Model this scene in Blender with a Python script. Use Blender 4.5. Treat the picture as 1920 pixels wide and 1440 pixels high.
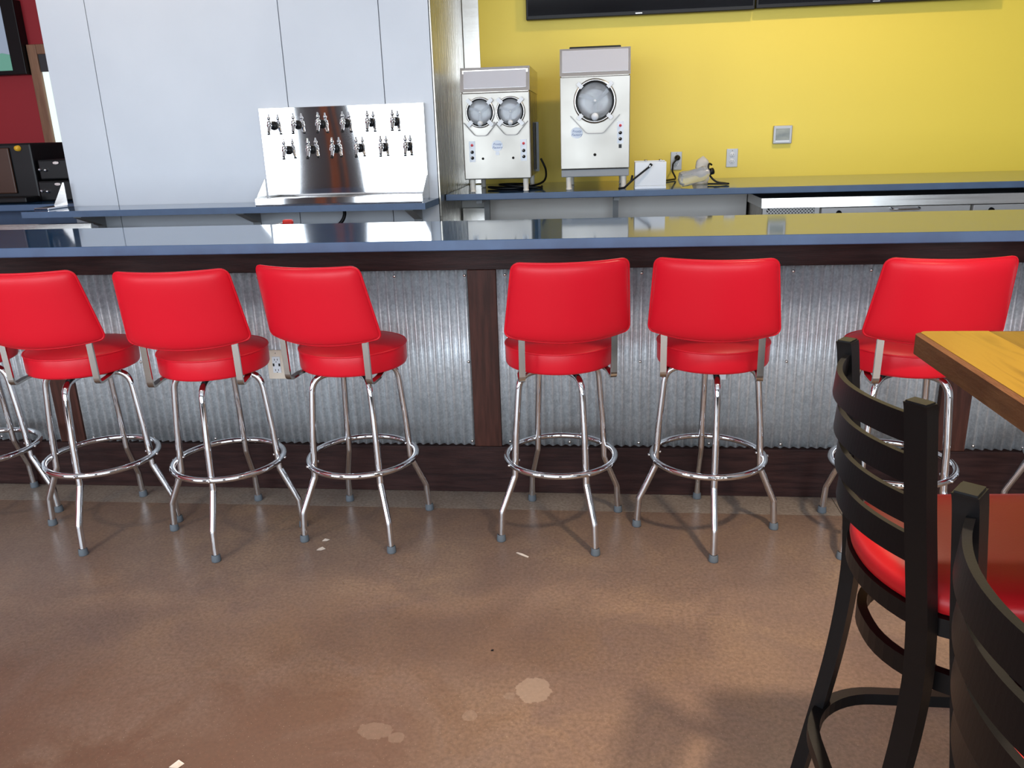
import bpy, bmesh, math, random
from mathutils import Vector, Matrix
random.seed(7)
PI = math.pi
for o in list(bpy.data.objects):
    bpy.data.objects.remove(o, do_unlink=True)
SC = bpy.context.scene
COL = SC.collection

# ------------------------------------------------------------------ camera
F_PX, CAM_H, PITCH, ROLL, YAW = 1508.0, 1.4217, 0.30221, -0.03195, 0.11412
cd = bpy.data.cameras.new('camera')
cam = bpy.data.objects.new('camera', cd)
COL.objects.link(cam)
SC.camera = cam
cd.sensor_fit = 'HORIZONTAL'
cd.sensor_width = 36.0
cd.lens = 36.0 * F_PX / 1920.0
cd.clip_start = 0.05
cy, sy = math.cos(YAW), math.sin(YAW)
Fv, Rv, Uv = Vector((-sy, cy, 0)), Vector((cy, sy, 0)), Vector((0, 0, 1))
F2 = math.cos(PITCH) * Fv - math.sin(PITCH) * Uv
U2 = math.cos(PITCH) * Uv + math.sin(PITCH) * Fv
R2 = math.cos(ROLL) * Rv + math.sin(ROLL) * U2
U3 = math.cos(ROLL) * U2 - math.sin(ROLL) * Rv
m = Matrix((R2, U3, -F2)).transposed().to_4x4()
m.translation = (0, 0, CAM_H)
cam.matrix_world = m

# ------------------------------------------------------------------ world, daylight, exposure
w = bpy.data.worlds.new('world')
SC.world = w
w.use_nodes = True
bgn = w.node_tree.nodes['Background']
bgn.inputs[0].default_value = (0.80, 0.90, 1.0, 1)
bgn.inputs[1].default_value = 1.0
SC.view_settings.view_transform = 'Standard'
SC.view_settings.look = 'None'
SC.view_settings.gamma = 1.0
SC.view_settings.use_curve_mapping = False
SC.view_settings.exposure = 0.62

WIN_Y = -3.6                       # window wall behind the viewer
DAY = (0.82, 0.91, 1.0)
WINDOWS = [(-8.2, -4.75, 0.25, 2.95), (-3.7, -0.2, 0.25, 2.95), (0.35, 3.9, 0.25, 2.95)]
def area_light(name, loc, rot, sx, sy_, power, col):
    ld = bpy.data.lights.new(name, 'AREA')
    ld.shape = 'RECTANGLE'; ld.size = sx; ld.size_y = sy_; ld.energy = power; ld.color = col
    lo = bpy.data.objects.new(name, ld); COL.objects.link(lo)
    lo.location = loc; lo.rotation_euler = rot
    return lo
for (a, b, c, d) in WINDOWS:       # daylight entering through each window of that wall
    area_light('window_daylight', ((a + b) / 2, WIN_Y - 0.25, (c + d) / 2), (PI / 2, 0, 0), b - a, d - c, 120 * (b - a) * (d - c) / 9.3, DAY)

# ------------------------------------------------------------------ materials
MAT = {}
def mk(name, col, rough=0.5, metal=0.0, col2=None, nscale=6.0, ndetail=4.0, stretch=None, bump=0.0, bscale=40.0,
       rough2=None, emit=None, estr=0.0, trans=0.0, ior=1.45, coat=0.0, lo=0.35, hi=0.65, alpha=1.0, spec=None, aniso=None):
    mt = bpy.data.materials.new(name); mt.use_nodes = True
    nt = mt.node_tree; b = nt.nodes['Principled BSDF']
    b.inputs['Base Color'].default_value = (*col, 1)
    b.inputs['Roughness'].default_value = rough
    b.inputs['Metallic'].default_value = metal
    b.inputs['IOR'].default_value = ior
    if trans: b.inputs['Transmission Weight'].default_value = trans
    if coat: b.inputs['Coat Weight'].default_value = coat; b.inputs['Coat Roughness'].default_value = 0.12
    if alpha < 1: b.inputs['Alpha'].default_value = alpha
    if spec is not None: b.inputs['Specular IOR Level'].default_value = spec
    if emit: b.inputs['Emission Color'].default_value = (*emit, 1); b.inputs['Emission Strength'].default_value = estr
    tc = nt.nodes.new('ShaderNodeTexCoord'); mp = nt.nodes.new('ShaderNodeMapping')
    nt.links.new(tc.outputs['Object'], mp.inputs['Vector'])
    if stretch: mp.inputs['Scale'].default_value = stretch
    if col2 or rough2 is not None:
        n = nt.nodes.new('ShaderNodeTexNoise'); n.inputs['Scale'].default_value = nscale; n.inputs['Detail'].default_value = ndetail
        nt.links.new(mp.outputs[0], n.inputs['Vector'])
        r = nt.nodes.new('ShaderNodeMapRange'); r.inputs[1].default_value = lo; r.inputs[2].default_value = hi
        nt.links.new(n.outputs['Fac'], r.inputs[0])
        if col2:
            mx = nt.nodes.new('ShaderNodeMix'); mx.data_type = 'RGBA'
            mx.inputs[6].default_value = (*col, 1); mx.inputs[7].default_value = (*col2, 1)
            nt.links.new(r.outputs[0], mx.inputs[0]); nt.links.new(mx.outputs[2], b.inputs['Base Color'])
        if rough2 is not None:
            r2 = nt.nodes.new('ShaderNodeMapRange'); r2.inputs[1].default_value = lo; r2.inputs[2].default_value = hi
            r2.inputs[3].default_value = rough; r2.inputs[4].default_value = rough2
            nt.links.new(n.outputs['Fac'], r2.inputs[0]); nt.links.new(r2.outputs[0], b.inputs['Roughness'])
    if bump:
        n2 = nt.nodes.new('ShaderNodeTexNoise'); n2.inputs['Scale'].default_value = bscale; n2.inputs['Detail'].default_value = 3
        nt.links.new(mp.outputs[0], n2.inputs['Vector'])
        bp = nt.nodes.new('ShaderNodeBump'); bp.inputs['Strength'].default_value = bump; bp.inputs['Distance'].default_value = 0.01
        nt.links.new(n2.outputs['Fac'], bp.inputs['Height']); nt.links.new(bp.outputs[0], b.inputs['Normal'])
    MAT[name] = mt
    return mt

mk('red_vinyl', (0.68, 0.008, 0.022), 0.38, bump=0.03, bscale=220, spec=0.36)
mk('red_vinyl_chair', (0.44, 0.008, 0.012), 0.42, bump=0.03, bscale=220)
mk('chrome', (0.74, 0.76, 0.79), 0.05, 1.0)
mk('satin_chrome', (0.62, 0.60, 0.57), 0.22, 1.0)
mk('guard_dark', (0.16, 0.15, 0.15), 0.35, 0.8)
mk('display', (0.30, 0.32, 0.27), 0.25, col2=(0.14, 0.16, 0.15), nscale=9, stretch=(1, 1, 3))
mk('window_wall', (0.085, 0.08, 0.09), 0.7)
mk('bright_steel', (0.70, 0.71, 0.72), 0.35, 0.35)
mk('rubber', (0.105, 0.125, 0.145), 0.75)
mk('upright_chrome', (0.46, 0.44, 0.41), 0.14, 1.0)
mk('dark_wood', (0.020, 0.0085, 0.008), 0.45, spec=.2, col2=(0.040, 0.017, 0.015), nscale=5, stretch=(1.2, 10, 14), bump=0.12, bscale=30)
mk('dark_wood_vertical', (0.040, 0.013, 0.0085), 0.42, spec=.25, col2=(0.075, 0.025, 0.017), nscale=5, stretch=(14, 10, 1.2), bump=0.12, bscale=30)
mk('slate', (0.022, 0.074, 0.182), 0.07, col2=(0.030, 0.092, 0.215), nscale=14, rough2=0.11, ior=2.0)
def honed_edges(name, edge_rough):      # polished top, honed vertical edges
    nt = MAT[name].node_tree; b = nt.nodes['Principled BSDF']
    g = nt.nodes.new('ShaderNodeNewGeometry'); sp = nt.nodes.new('ShaderNodeSeparateXYZ'); nt.links.new(g.outputs['True Normal'], sp.inputs[0])
    mr = nt.nodes.new('ShaderNodeMapRange'); mr.inputs[1].default_value = 0.6; mr.inputs[2].default_value = 0.95
    mr.inputs[3].default_value = edge_rough; mr.inputs[4].default_value = 0.07
    nt.links.new(sp.outputs[2], mr.inputs[0]); nt.links.new(mr.outputs[0], b.inputs['Roughness'])
honed_edges('slate', 0.62)
mk('hopper_panel', (0.70, 0.71, 0.77), 0.22, 0.45)
mk('yellow_paint', (0.86, 0.67, 0.080), 0.42, bump=0.04, bscale=160)
mk('red_paint', (0.40, 0.025, 0.034), 0.5, bump=0.03, bscale=120)
mk('white_panel', (0.60, 0.645, 0.71), 0.33, col2=(0.57, 0.615, 0.68), nscale=2.5, bump=0.03, bscale=14)
mk('seam_dark', (0.16, 0.17, 0.19), 0.7)
mk('white_lower_wall', (0.86, 0.86, 0.84), 0.5)
mk('ceiling_white', (0.84, 0.84, 0.84), 0.8)
mk('wall_plain', (0.36, 0.35, 0.35), 0.7)
mk('steel', (0.66, 0.65, 0.63), 0.20, 1.0, rough2=0.27, nscale=3, stretch=(1, 1, 30), bump=0.012, bscale=4)
mk('steel_side', (0.46, 0.43, 0.38), 0.24, 1.0, rough2=0.34, nscale=12, stretch=(1, 8, 0.4))
mk('steel_mirror', (0.93, 0.93, 0.94), 0.045, 1.0)
mk('steel_front', (0.41, 0.39, 0.355), 0.40, 1.0, rough2=0.5, nscale=3, bump=0.015, bscale=5)
mk('black_plastic', (0.005, 0.005, 0.006), 0.4, spec=.35)
mk('black_metal', (0.0040, 0.0036, 0.0040), 0.36, bump=0.02, bscale=300, spec=0.3)
mk('black_screen', (0.004, 0.004, 0.006), 0.09)
mk('white_plastic', (0.74, 0.78, 0.83), 0.38)
mk('leg_cream', (0.72, 0.69, 0.62), 0.35)
mk('ivory_plastic', (0.74, 0.66, 0.55), 0.4)
mk('grey_plate', (0.42, 0.43, 0.45), 0.4, 0.3)
mk('bracket_grey', (0.28, 0.30, 0.32), 0.55)
mk('clear_plastic', (0.90, 0.92, 0.96), 0.12, trans=0.85, ior=1.2)
mk('milky_plastic', (0.74, 0.72, 0.70), 0.35, trans=0.35, ior=1.2, bump=0.5, bscale=28)
mk('chamber', (0.42, 0.42, 0.44), 0.30, 0.2, col2=(0.60, 0.60, 0.61), nscale=9, lo=0.45, hi=0.6)
mk('acrylic', (0.80, 0.82, 0.84), 0.06, trans=0.9, ior=1.15)
mk('badge_white', (0.72, 0.78, 0.88), 0.4)
mk('badge_blue', (0.06, 0.12, 0.30), 0.5)
mk('label_white', (0.74, 0.80, 0.88), 0.45)
mk('knob_red', (0.65, 0.06, 0.08), 0.35)
mk('red_plastic', (0.75, 0.03, 0.02), 0.35)
mk('amber', (0.75, 0.42, 0.03), 0.3)
mk('brown_plastic', (0.055, 0.022, 0.012), 0.4)
mk('trim_wood', (0.36, 0.19, 0.11), 0.5, col2=(0.26, 0.13, 0.075), nscale=4, stretch=(8, 8, 1))
mk('pier_wood', (0.34, 0.10, 0.035), 0.5, col2=(0.22, 0.065, 0.025), nscale=4, stretch=(8, 8, 1))
mk('frame_dark', (0.05, 0.05, 0.055), 0.5)
mk('paper', (0.75, 0.68, 0.60), 0.8)
mk('lamp_lens', (1, 0.9, 0.75), 0.5, emit=(1.0, 0.82, 0.62), estr=14)
mk('window_glow', (0.5, 0.55, 0.52), 0.2, emit=(0.62, 0.72, 0.68), estr=0.75)
mk('screen_tone_top', (0.1, 0.1, 0.1), 0.2, emit=(0.17, 0.21, 0.28), estr=0.9)  # left screen: grey-blue emission above, green emission below
mk('screen_tone_low', (0.1, 0.1, 0.1), 0.2, emit=(0.06, 0.20, 0.15), estr=0.9)

# galvanised sheet: spangle + soft wear
def galvanised():
    mt = mk('galvanised', (0.56, 0.60, 0.64), 0.30, 0.62)
    nt = mt.node_tree; b = nt.nodes['Principled BSDF']
    tc = nt.nodes.new('ShaderNodeTexCoord')
    v = nt.nodes.new('ShaderNodeTexVoronoi'); v.inputs['Scale'].default_value = 75
    n = nt.nodes.new('ShaderNodeTexNoise'); n.inputs['Scale'].default_value = 120; n.inputs['Detail'].default_value = 4
    n3 = nt.nodes.new('ShaderNodeTexNoise'); n3.inputs['Scale'].default_value = 5; n3.inputs['Detail'].default_value = 5
    for t in (v, n, n3): nt.links.new(tc.outputs['Object'], t.inputs['Vector'])
    mx = nt.nodes.new('ShaderNodeMix'); mx.data_type = 'RGBA'
    mx.inputs[6].default_value = (0.56, 0.60, 0.63, 1); mx.inputs[7].default_value = (0.84, 0.88, 0.91, 1)
    ad = nt.nodes.new('ShaderNodeMath'); ad.operation = 'ADD'
    ml = nt.nodes.new('ShaderNodeMath'); ml.operation = 'MULTIPLY'; ml.inputs[1].default_value = 0.5
    sp = nt.nodes.new('ShaderNodeSeparateColor')
    nt.links.new(v.outputs['Color'], sp.inputs[0]); nt.links.new(sp.outputs[0], ml.inputs[0])
    m2 = nt.nodes.new('ShaderNodeMapRange'); m2.inputs[1].default_value = 0.35; m2.inputs[2].default_value = 0.7; m2.inputs[4].default_value = 0.6
    nt.links.new(n.outputs['Fac'], m2.inputs[0])
    nt.links.new(ml.outputs[0], ad.inputs[0]); nt.links.new(m2.outputs[0], ad.inputs[1])
    nt.links.new(ad.outputs[0], mx.inputs[0]); nt.links.new(mx.outputs[2], b.inputs['Base Color'])
    r = nt.nodes.new('ShaderNodeMapRange'); r.inputs[1].default_value = 0.3; r.inputs[2].default_value = 0.7; r.inputs[3].default_value = 0.36; r.inputs[4].default_value = 0.50
    nt.links.new(n3.outputs['Fac'], r.inputs[0]); nt.links.new(r.outputs[0], b.inputs['Roughness'])
    bp = nt.nodes.new('ShaderNodeBump'); bp.inputs['Strength'].default_value = 0.14; bp.inputs['Distance'].default_value = 0.004
    nt.links.new(n.outputs['Fac'], bp.inputs['Height']); nt.links.new(bp.outputs[0], b.inputs['Normal'])
galvanised()

# stained concrete: broad brown mottling, fine specks, worn pale drips
def concrete():
    mt = mk('concrete', (0.25, 0.15, 0.09), 0.34)
    nt = mt.node_tree; b = nt.nodes['Principled BSDF']; L = nt.links.new
    g = nt.nodes.new('ShaderNodeNewGeometry')
    def noise(s, d, rough=0.55, dist=0.0):
        n = nt.nodes.new('ShaderNodeTexNoise'); n.inputs['Scale'].default_value = s; n.inputs['Detail'].default_value = d
        n.inputs['Roughness'].default_value = rough; n.inputs['Distortion'].default_value = dist; L(g.outputs['Position'], n.inputs['Vector']); return n
    def rng(src, a, c, lo=0.0, hi=1.0):
        r = nt.nodes.new('ShaderNodeMapRange'); r.inputs[1].default_value = a; r.inputs[2].default_value = c
        r.inputs[3].default_value = lo; r.inputs[4].default_value = hi; L(src, r.inputs[0]); return r.outputs[0]
    def mix(fac, a, c, blend='MIX'):
        x = nt.nodes.new('ShaderNodeMix'); x.data_type = 'RGBA'; x.blend_type = blend
        for i, s in ((0, fac), (6, a), (7, c)):
            if hasattr(s, 'node'): L(s, x.inputs[i])
            else: x.inputs[i].default_value = s if i == 0 else (*s, 1)
        return x.outputs[2]
    a = noise(1.3, 8, 0.62, 0.6); c2 = noise(4.0, 10, 0.72, 0.8); f = noise(90, 3); sp = noise(240, 1)
    col = mix(rng(a.outputs['Fac'], 0.36, 0.64), (0.225, 0.152, 0.116), (0.335, 0.226, 0.146))
    col = mix(rng(c2.outputs['Fac'], 0.38, 0.68), col, (0.212, 0.145, 0.117))
    sxyz = nt.nodes.new('ShaderNodeSeparateXYZ'); L(g.outputs['Position'], sxyz.inputs[0])
    # darker, redder soft-edged patches on the near left part of the floor
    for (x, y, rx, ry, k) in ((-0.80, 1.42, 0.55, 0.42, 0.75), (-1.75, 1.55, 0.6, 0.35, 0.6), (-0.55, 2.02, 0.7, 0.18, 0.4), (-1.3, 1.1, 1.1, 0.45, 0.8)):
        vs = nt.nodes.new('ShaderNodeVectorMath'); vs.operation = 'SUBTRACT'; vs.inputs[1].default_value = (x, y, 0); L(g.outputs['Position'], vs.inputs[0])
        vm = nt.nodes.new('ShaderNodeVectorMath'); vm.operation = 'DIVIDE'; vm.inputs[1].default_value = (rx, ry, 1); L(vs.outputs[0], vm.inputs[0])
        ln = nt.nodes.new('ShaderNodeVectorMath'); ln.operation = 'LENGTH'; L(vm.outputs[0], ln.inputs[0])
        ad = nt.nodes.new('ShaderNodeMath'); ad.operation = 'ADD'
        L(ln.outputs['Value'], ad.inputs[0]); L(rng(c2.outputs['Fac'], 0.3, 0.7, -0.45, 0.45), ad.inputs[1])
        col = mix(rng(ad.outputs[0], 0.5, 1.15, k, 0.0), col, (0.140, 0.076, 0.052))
    # unstained strip of slab along the bar foot
    strip = rng(sxyz.outputs[1], 2.868, 2.876)
    col = mix(strip, col, mix(rng(c2.outputs['Fac'], 0.35, 0.65), (0.36, 0.31, 0.26), (0.27, 0.225, 0.19)))
    col = mix(rng(f.outputs['Fac'], 0.35, 0.7, 0.0, 0.6), col, (0.12, 0.078, 0.055))
    col = mix(rng(sp.outputs['Fac'], 0.70, 0.74, 0.0, 0.6), col, (0.45, 0.36, 0.28))
    # pale dried splashes with their own shapes
    for (x, y, rx, ry) in ((-0.175, 1.800, 0.047, 0.052), (-0.236, 1.772, 0.015, 0.016), (-0.33, 1.69, 0.02, 0.02), (-0.56, 1.62, 0.045, 0.03), (-0.50, 1.60, 0.02, 0.02)):
        vs = nt.nodes.new('ShaderNodeVectorMath'); vs.operation = 'SUBTRACT'; vs.inputs[1].default_value = (x, y, 0); L(g.outputs['Position'], vs.inputs[0])
        vm = nt.nodes.new('ShaderNodeVectorMath'); vm.operation = 'DIVIDE'; vm.inputs[1].default_value = (rx, ry, 1); L(vs.outputs[0], vm.inputs[0])
        ln = nt.nodes.new('ShaderNodeVectorMath'); ln.operation = 'LENGTH'; L(vm.outputs[0], ln.inputs[0])
        wb = noise(45, 2); ad = nt.nodes.new('ShaderNodeMath'); ad.operation = 'ADD'
        L(ln.outputs['Value'], ad.inputs[0]); L(rng(wb.outputs['Fac'], 0.2, 0.8, -0.18, 0.18), ad.inputs[1])
        col = mix(rng(ad.outputs[0], 0.95, 1.02, 0.55 if rx > 0.04 and y > 1.7 else 0.25, 0.0), col, (0.40, 0.31, 0.24))
    L(col, b.inputs['Base Color'])
    L(rng(c2.outputs['Fac'], 0.3, 0.7, 0.27, 0.42), b.inputs['Roughness'])
    bp = nt.nodes.new('ShaderNodeBump'); bp.inputs['Strength'].default_value = 0.12; bp.inputs['Distance'].default_value = 0.004
    L(c2.outputs['Fac'], bp.inputs['Height']); L(bp.outputs[0], b.inputs['Normal'])
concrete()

def tabletop_wood(name, c1, c2):
    mt = mk(name, c1, 0.30, coat=0.3)
    nt = mt.node_tree; b = nt.nodes['Principled BSDF']; L = nt.links.new
    tc = nt.nodes.new('ShaderNodeTexCoord'); mp = nt.nodes.new('ShaderNodeMapping'); mp.inputs['Scale'].default_value = (14, 1.6, 4)
    L(tc.outputs['Object'], mp.inputs['Vector'])
    n = nt.nodes.new('ShaderNodeTexNoise'); n.inputs['Scale'].default_value = 3; n.inputs['Detail'].default_value = 6; n.inputs['Distortion'].default_value = 0.8
    L(mp.outputs[0], n.inputs['Vector'])
    cr = nt.nodes.new('ShaderNodeValToRGB')
    cr.color_ramp.elements[0].position = 0.33; cr.color_ramp.elements[0].color = (*c2, 1)
    cr.color_ramp.elements[1].position = 0.5; cr.color_ramp.elements[1].color = (*c1, 1)
    L(n.outputs['Fac'], cr.inputs[0]); L(cr.outputs[0], b.inputs['Base Color'])
    bp = nt.nodes.new('ShaderNodeBump'); bp.inputs['Strength'].default_value = 0.15; bp.inputs['Distance'].default_value = 0.004
    L(n.outputs['Fac'], bp.inputs['Height']); L(bp.outputs[0], b.inputs['Normal'])
tabletop_wood('table_plank_a', (0.29, 0.155, 0.019), (0.19, 0.092, 0.012))
tabletop_wood('table_plank_b', (0.17, 0.080, 0.013), (0.11, 0.046, 0.008))
mk('table_edge', (0.12, 0.052, 0.024), 0.7, spec=.15, col2=(0.17, 0.078, 0.034), nscale=6, stretch=(8, 1.5, 8), bump=0.25, bscale=25)

# ------------------------------------------------------------------ mesh helpers
class MB:
    """collects shapes, builds ONE mesh object"""
    def __init__(s): s.v = []; s.f = []; s.sm = []
    def add(s, vs, fs, smooth=False):
        k = len(s.v); s.v += [tuple(p) for p in vs]; s.f += [tuple(i + k for i in f) for f in fs]; s.sm += [smooth] * len(fs); return s
    def box(s, x0, x1, y0, y1, z0, z1, bev=0.0):
        if bev <= 0:
            vs = [(x, y, z) for z in (z0, z1) for y in (y0, y1) for x in (x0, x1)]
            return s.add(vs, [(0, 2, 3, 1), (4, 5, 7, 6), (0, 1, 5, 4), (2, 6, 7, 3), (0, 4, 6, 2), (1, 3, 7, 5)])
        bm = bmesh.new(); bmesh.ops.create_cube(bm, size=1.0)
        for v in bm.verts: v.co = ((x0 + x1) / 2 + v.co.x * (x1 - x0), (y0 + y1) / 2 + v.co.y * (y1 - y0), (z0 + z1) / 2 + v.co.z * (z1 - z0))
        bmesh.ops.bevel(bm, geom=bm.edges[:], offset=bev, segments=2, affect='EDGES', profile=0.5)
        bm.verts.index_update()
        s.add([v.co[:] for v in bm.verts], [[v.index for v in f.verts] for f in bm.faces]); bm.free(); return s
    def lathe(s, prof, seg=32, mat=None, smooth=True):
        vs = []; fs = []; n = len(prof)
        for i in range(seg):
            a = 2 * PI * i / seg
            for r, z in prof: vs.append((r * math.cos(a), r * math.sin(a), z))
        for i in range(seg):
            j = (i + 1) % seg
            for k in range(n - 1): fs.append((i * n + k, j * n + k, j * n + k + 1, i * n + k + 1))
        if mat is not None: vs = [tuple(mat @ Vector(p)) for p in vs]
        return s.add(vs, fs, smooth)
    def tube(s, pts, r, seg=10, closed=False, smooth=True, flat=None):
        """flat=(w,t,up): rectangular section"""
        P = [Vector(p) for p in pts]; n = len(P); T = []
        for i in range(n):
            if closed: t = P[(i + 1) % n] - P[i - 1]
            else: t = P[min(i + 1, n - 1)] - P[max(i - 1, 0)]
            T.append(t.normalized())
        up = Vector((0, 0, 1)) if abs(T[0].z) < 0.9 else Vector((1, 0, 0))
        N = (up - T[0] * up.dot(T[0])).normalized(); vs = []
        for i in range(n):
            if i: N = (N - T[i] * N.dot(T[i])).normalized()
            B = T[i].cross(N)
            for k in range(seg):
                a = 2 * PI * k / seg
                rr = r[i] if isinstance(r, (list, tuple)) else r
                vs.append(P[i] + (N * math.cos(a) + B * math.sin(a)) * rr)
        fs = []
        for i in range(n if closed else n - 1):
            j = (i + 1) % n
            for k in range(seg):
                l = (k + 1) % seg; fs.append((i * seg + k, i * seg + l, j * seg + l, j * seg + k))
        s.add(vs, fs, smooth)
        if not closed:
            s.add(vs[:seg], [tuple(range(seg))[::-1]]); s.add(vs[-seg:], [tuple(range(seg))])
        return s
    def ribbon(s, pts, wdir, w, tdir, t, closed=False):
        """rectangular bar along pts; wdir/tdir lists or single vectors"""
        P = [Vector(p) for p in pts]; n = len(P); vs = []
        for i in range(n):
            W = Vector(wdir[i] if isinstance(wdir, list) else wdir).normalized() * w / 2
            Tn = Vector(tdir[i] if isinstance(tdir, list) else tdir).normalized() * t / 2
            vs += [P[i] - W - Tn, P[i] + W - Tn, P[i] + W + Tn, P[i] - W + Tn]
        fs = []
        for i in range(n if closed else n - 1):
            j = (i + 1) % n
            for k in range(4):
                l = (k + 1) % 4; fs.append((i * 4 + k, i * 4 + l, j * 4 + l, j * 4 + k))
        if not closed: fs += [(3, 2, 1, 0), (n * 4 - 4, n * 4 - 3, n * 4 - 2, n * 4 - 1)]
        return s.add(vs, fs)
    def prism(s, poly, axis, a, b):
        """extrude a polygon (2-D) along axis 'x','y','z' from a to b"""
        def P(p, t): return (t, p[0], p[1]) if axis == 'x' else (p[0], t, p[1]) if axis == 'y' else (p[0], p[1], t)
        n = len(poly); vs = [P(p, a) for p in poly] + [P(p, b) for p in poly]
        return s.add(vs, [tuple(range(n))[::-1], tuple(range(n, 2 * n))] + [(i, (i + 1) % n, n + (i + 1) % n, n + i) for i in range(n)])
    def build(s, name, mat, parent=None, loc=None, fix=True):
        me = bpy.data.meshes.new(name); off = Vector(loc) if loc is not None else (parent_base(parent) if parent else Vector((0, 0, 0)))
        me.from_pydata([tuple(Vector(v) - off) for v in s.v], [], s.f)
        for p, sm in zip(me.polygons, s.sm): p.use_smooth = sm
        if fix:
            bm = bmesh.new(); bm.from_mesh(me); bmesh.ops.recalc_face_normals(bm, faces=bm.faces[:]); bm.to_mesh(me); bm.free()
        me.materials.append(MAT[mat]); me.update()
        o = bpy.data.objects.new(name, me); COL.objects.link(o)
        if parent: o.parent = parent
        elif loc is not None: o.location = loc
        return o
BASE = {}
def parent_base(p):                # parts are written in world metres (or local for BASE 0) and stored relative to the thing's base
    while p.parent: p = p.parent
    return BASE.get(p.name, Vector((0, 0, 0)))
def thing(name, label, cat, loc=(0, 0, 0), group=None, local=False):
    e = bpy.data.objects.new(name, None); COL.objects.link(e); e.empty_display_size = 0.1
    e.location = loc; BASE[e.name] = Vector((0, 0, 0)) if local else Vector(loc)
    e['label'] = label; e['category'] = cat
    if group: e['group'] = group
    return e
def tag(o, label, cat, group=None, kind=None):
    o['label'] = label; o['category'] = cat
    if group: o['group'] = group
    if kind: o['kind'] = kind
    return o
def struct(o, label=None):
    o['kind'] = 'structure'
    if label: o['label'] = label
    return o
def fillet(pts, rad, n=6):
    P = [Vector(p) for p in pts]; out = [P[0]]
    for i in range(1, len(P) - 1):
        r = rad[i - 1] if isinstance(rad, (list, tuple)) else rad
        a, b, c = P[i - 1], P[i], P[i + 1]; u = (a - b).normalized(); v = (c - b).normalized()
        ang = u.angle(v)
        if r <= 0 or ang > PI - 0.01: out.append(b); continue
        d = min(r / math.tan(ang / 2), (a - b).length * 0.49, (c - b).length * 0.49)
        s, e = b + u * d, b + v * d
        for k in range(n + 1):
            t = k / n; out.append((1 - t) ** 2 * s + 2 * t * (1 - t) * b + t * t * e)
    out.append(P[-1]); return out
def round_rect(x0, x1, y0, y1, r, n=6):
    out = []
    for cx, cy_, a0 in ((x1 - r, y1 - r, 0), (x0 + r, y1 - r, 90), (x0 + r, y0 + r, 180), (x1 - r, y0 + r, 270)):
        for k in range(n + 1):
            a = math.radians(a0 + 90 * k / n); out.append((cx + r * math.cos(a), cy_ + r * math.sin(a)))
    return out
def copy_tree(o, parent=None):
    c = o.copy(); COL.objects.link(c); c.parent = parent
    for ch in list(o.children): copy_tree(ch, c)
    return c
ROTX = Matrix.Rotation(PI / 2, 4, 'X')       # lathe axis z -> -y (towards the viewer)
def at_m(x, y, z, rot=ROTX): return Matrix.Translation((x, y, z)) @ rot
def text_mesh(name, body, size, loc, mat, parent, rot=(PI / 2, 0, 0), extrude=0.0004, shear=0.0):
    cu = bpy.data.curves.new(name, 'FONT'); cu.body = body; cu.size = size; cu.align_x = 'CENTER'; cu.align_y = 'CENTER'; cu.extrude = extrude; cu.shear = shear
    cu.resolution_u = 3
    t = bpy.data.objects.new(name + '_tmp', cu); COL.objects.link(t)
    bpy.context.view_layer.update()
    me = bpy.data.meshes.new_from_object(t.evaluated_get(bpy.context.evaluated_depsgraph_get()))
    bpy.data.objects.remove(t, do_unlink=True)
    o = bpy.data.objects.new(name, me); COL.objects.link(o); me.materials.clear(); me.materials.append(MAT[mat])
    o.parent = parent; o.location = Vector(loc) - parent_base(parent); o.rotation_euler = rot
    return o

# ------------------------------------------------------------------ key dimensions (metres)
BAR_Y = 3.041; Y_WALL = 5.40; Z_CEIL = 3.45; COOL_Y = 4.38; BACK_Z = 1.108; RED_Y = 7.0
X_L, X_R = -9.0, 5.2

# ------------------------------------------------------------------ room shell
fl = MB().box(X_L, X_R, WIN_Y, RED_Y, -0.12, -0.012).build('floor', 'seam_dark'); struct(fl)
xs = [X_L, -4.05, 0.915, X_R]; ys = [WIN_Y, 0.2, 2.872, RED_Y]
for i in range(3):
    for j in range(3):
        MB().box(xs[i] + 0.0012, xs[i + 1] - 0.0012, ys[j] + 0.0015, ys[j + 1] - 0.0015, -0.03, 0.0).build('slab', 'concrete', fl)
struct(MB().box(X_L, X_R, WIN_Y, RED_Y, Z_CEIL, Z_CEIL + 0.1).build('ceiling', 'ceiling_white'))
struct(MB().box(-0.856, X_R, Y_WALL, Y_WALL + 0.12, 1.074, Z_CEIL).build('wall_back', 'yellow_paint'))
struct(MB().box(-0.856, 0.872, 5.05, Y_WALL - .001, 0, 1.073).box(-0.856, X_R, Y_WALL, Y_WALL + 0.12, 0, 1.0735).build('wall_back_lower', 'white_lower_wall'))
struct(MB().box(X_L, -2.9, RED_Y, RED_Y + 0.12, 0, Z_CEIL).build('wall_far', 'red_paint'))
struct(MB().box(X_L - 0.12, X_L, WIN_Y, RED_Y, 0, Z_CEIL).build('wall_left', 'red_paint'))
struct(MB().box(X_R, X_R + 0.12, WIN_Y, Y_WALL, 0, Z_CEIL).build('wall_right', 'wall_plain'))
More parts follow.
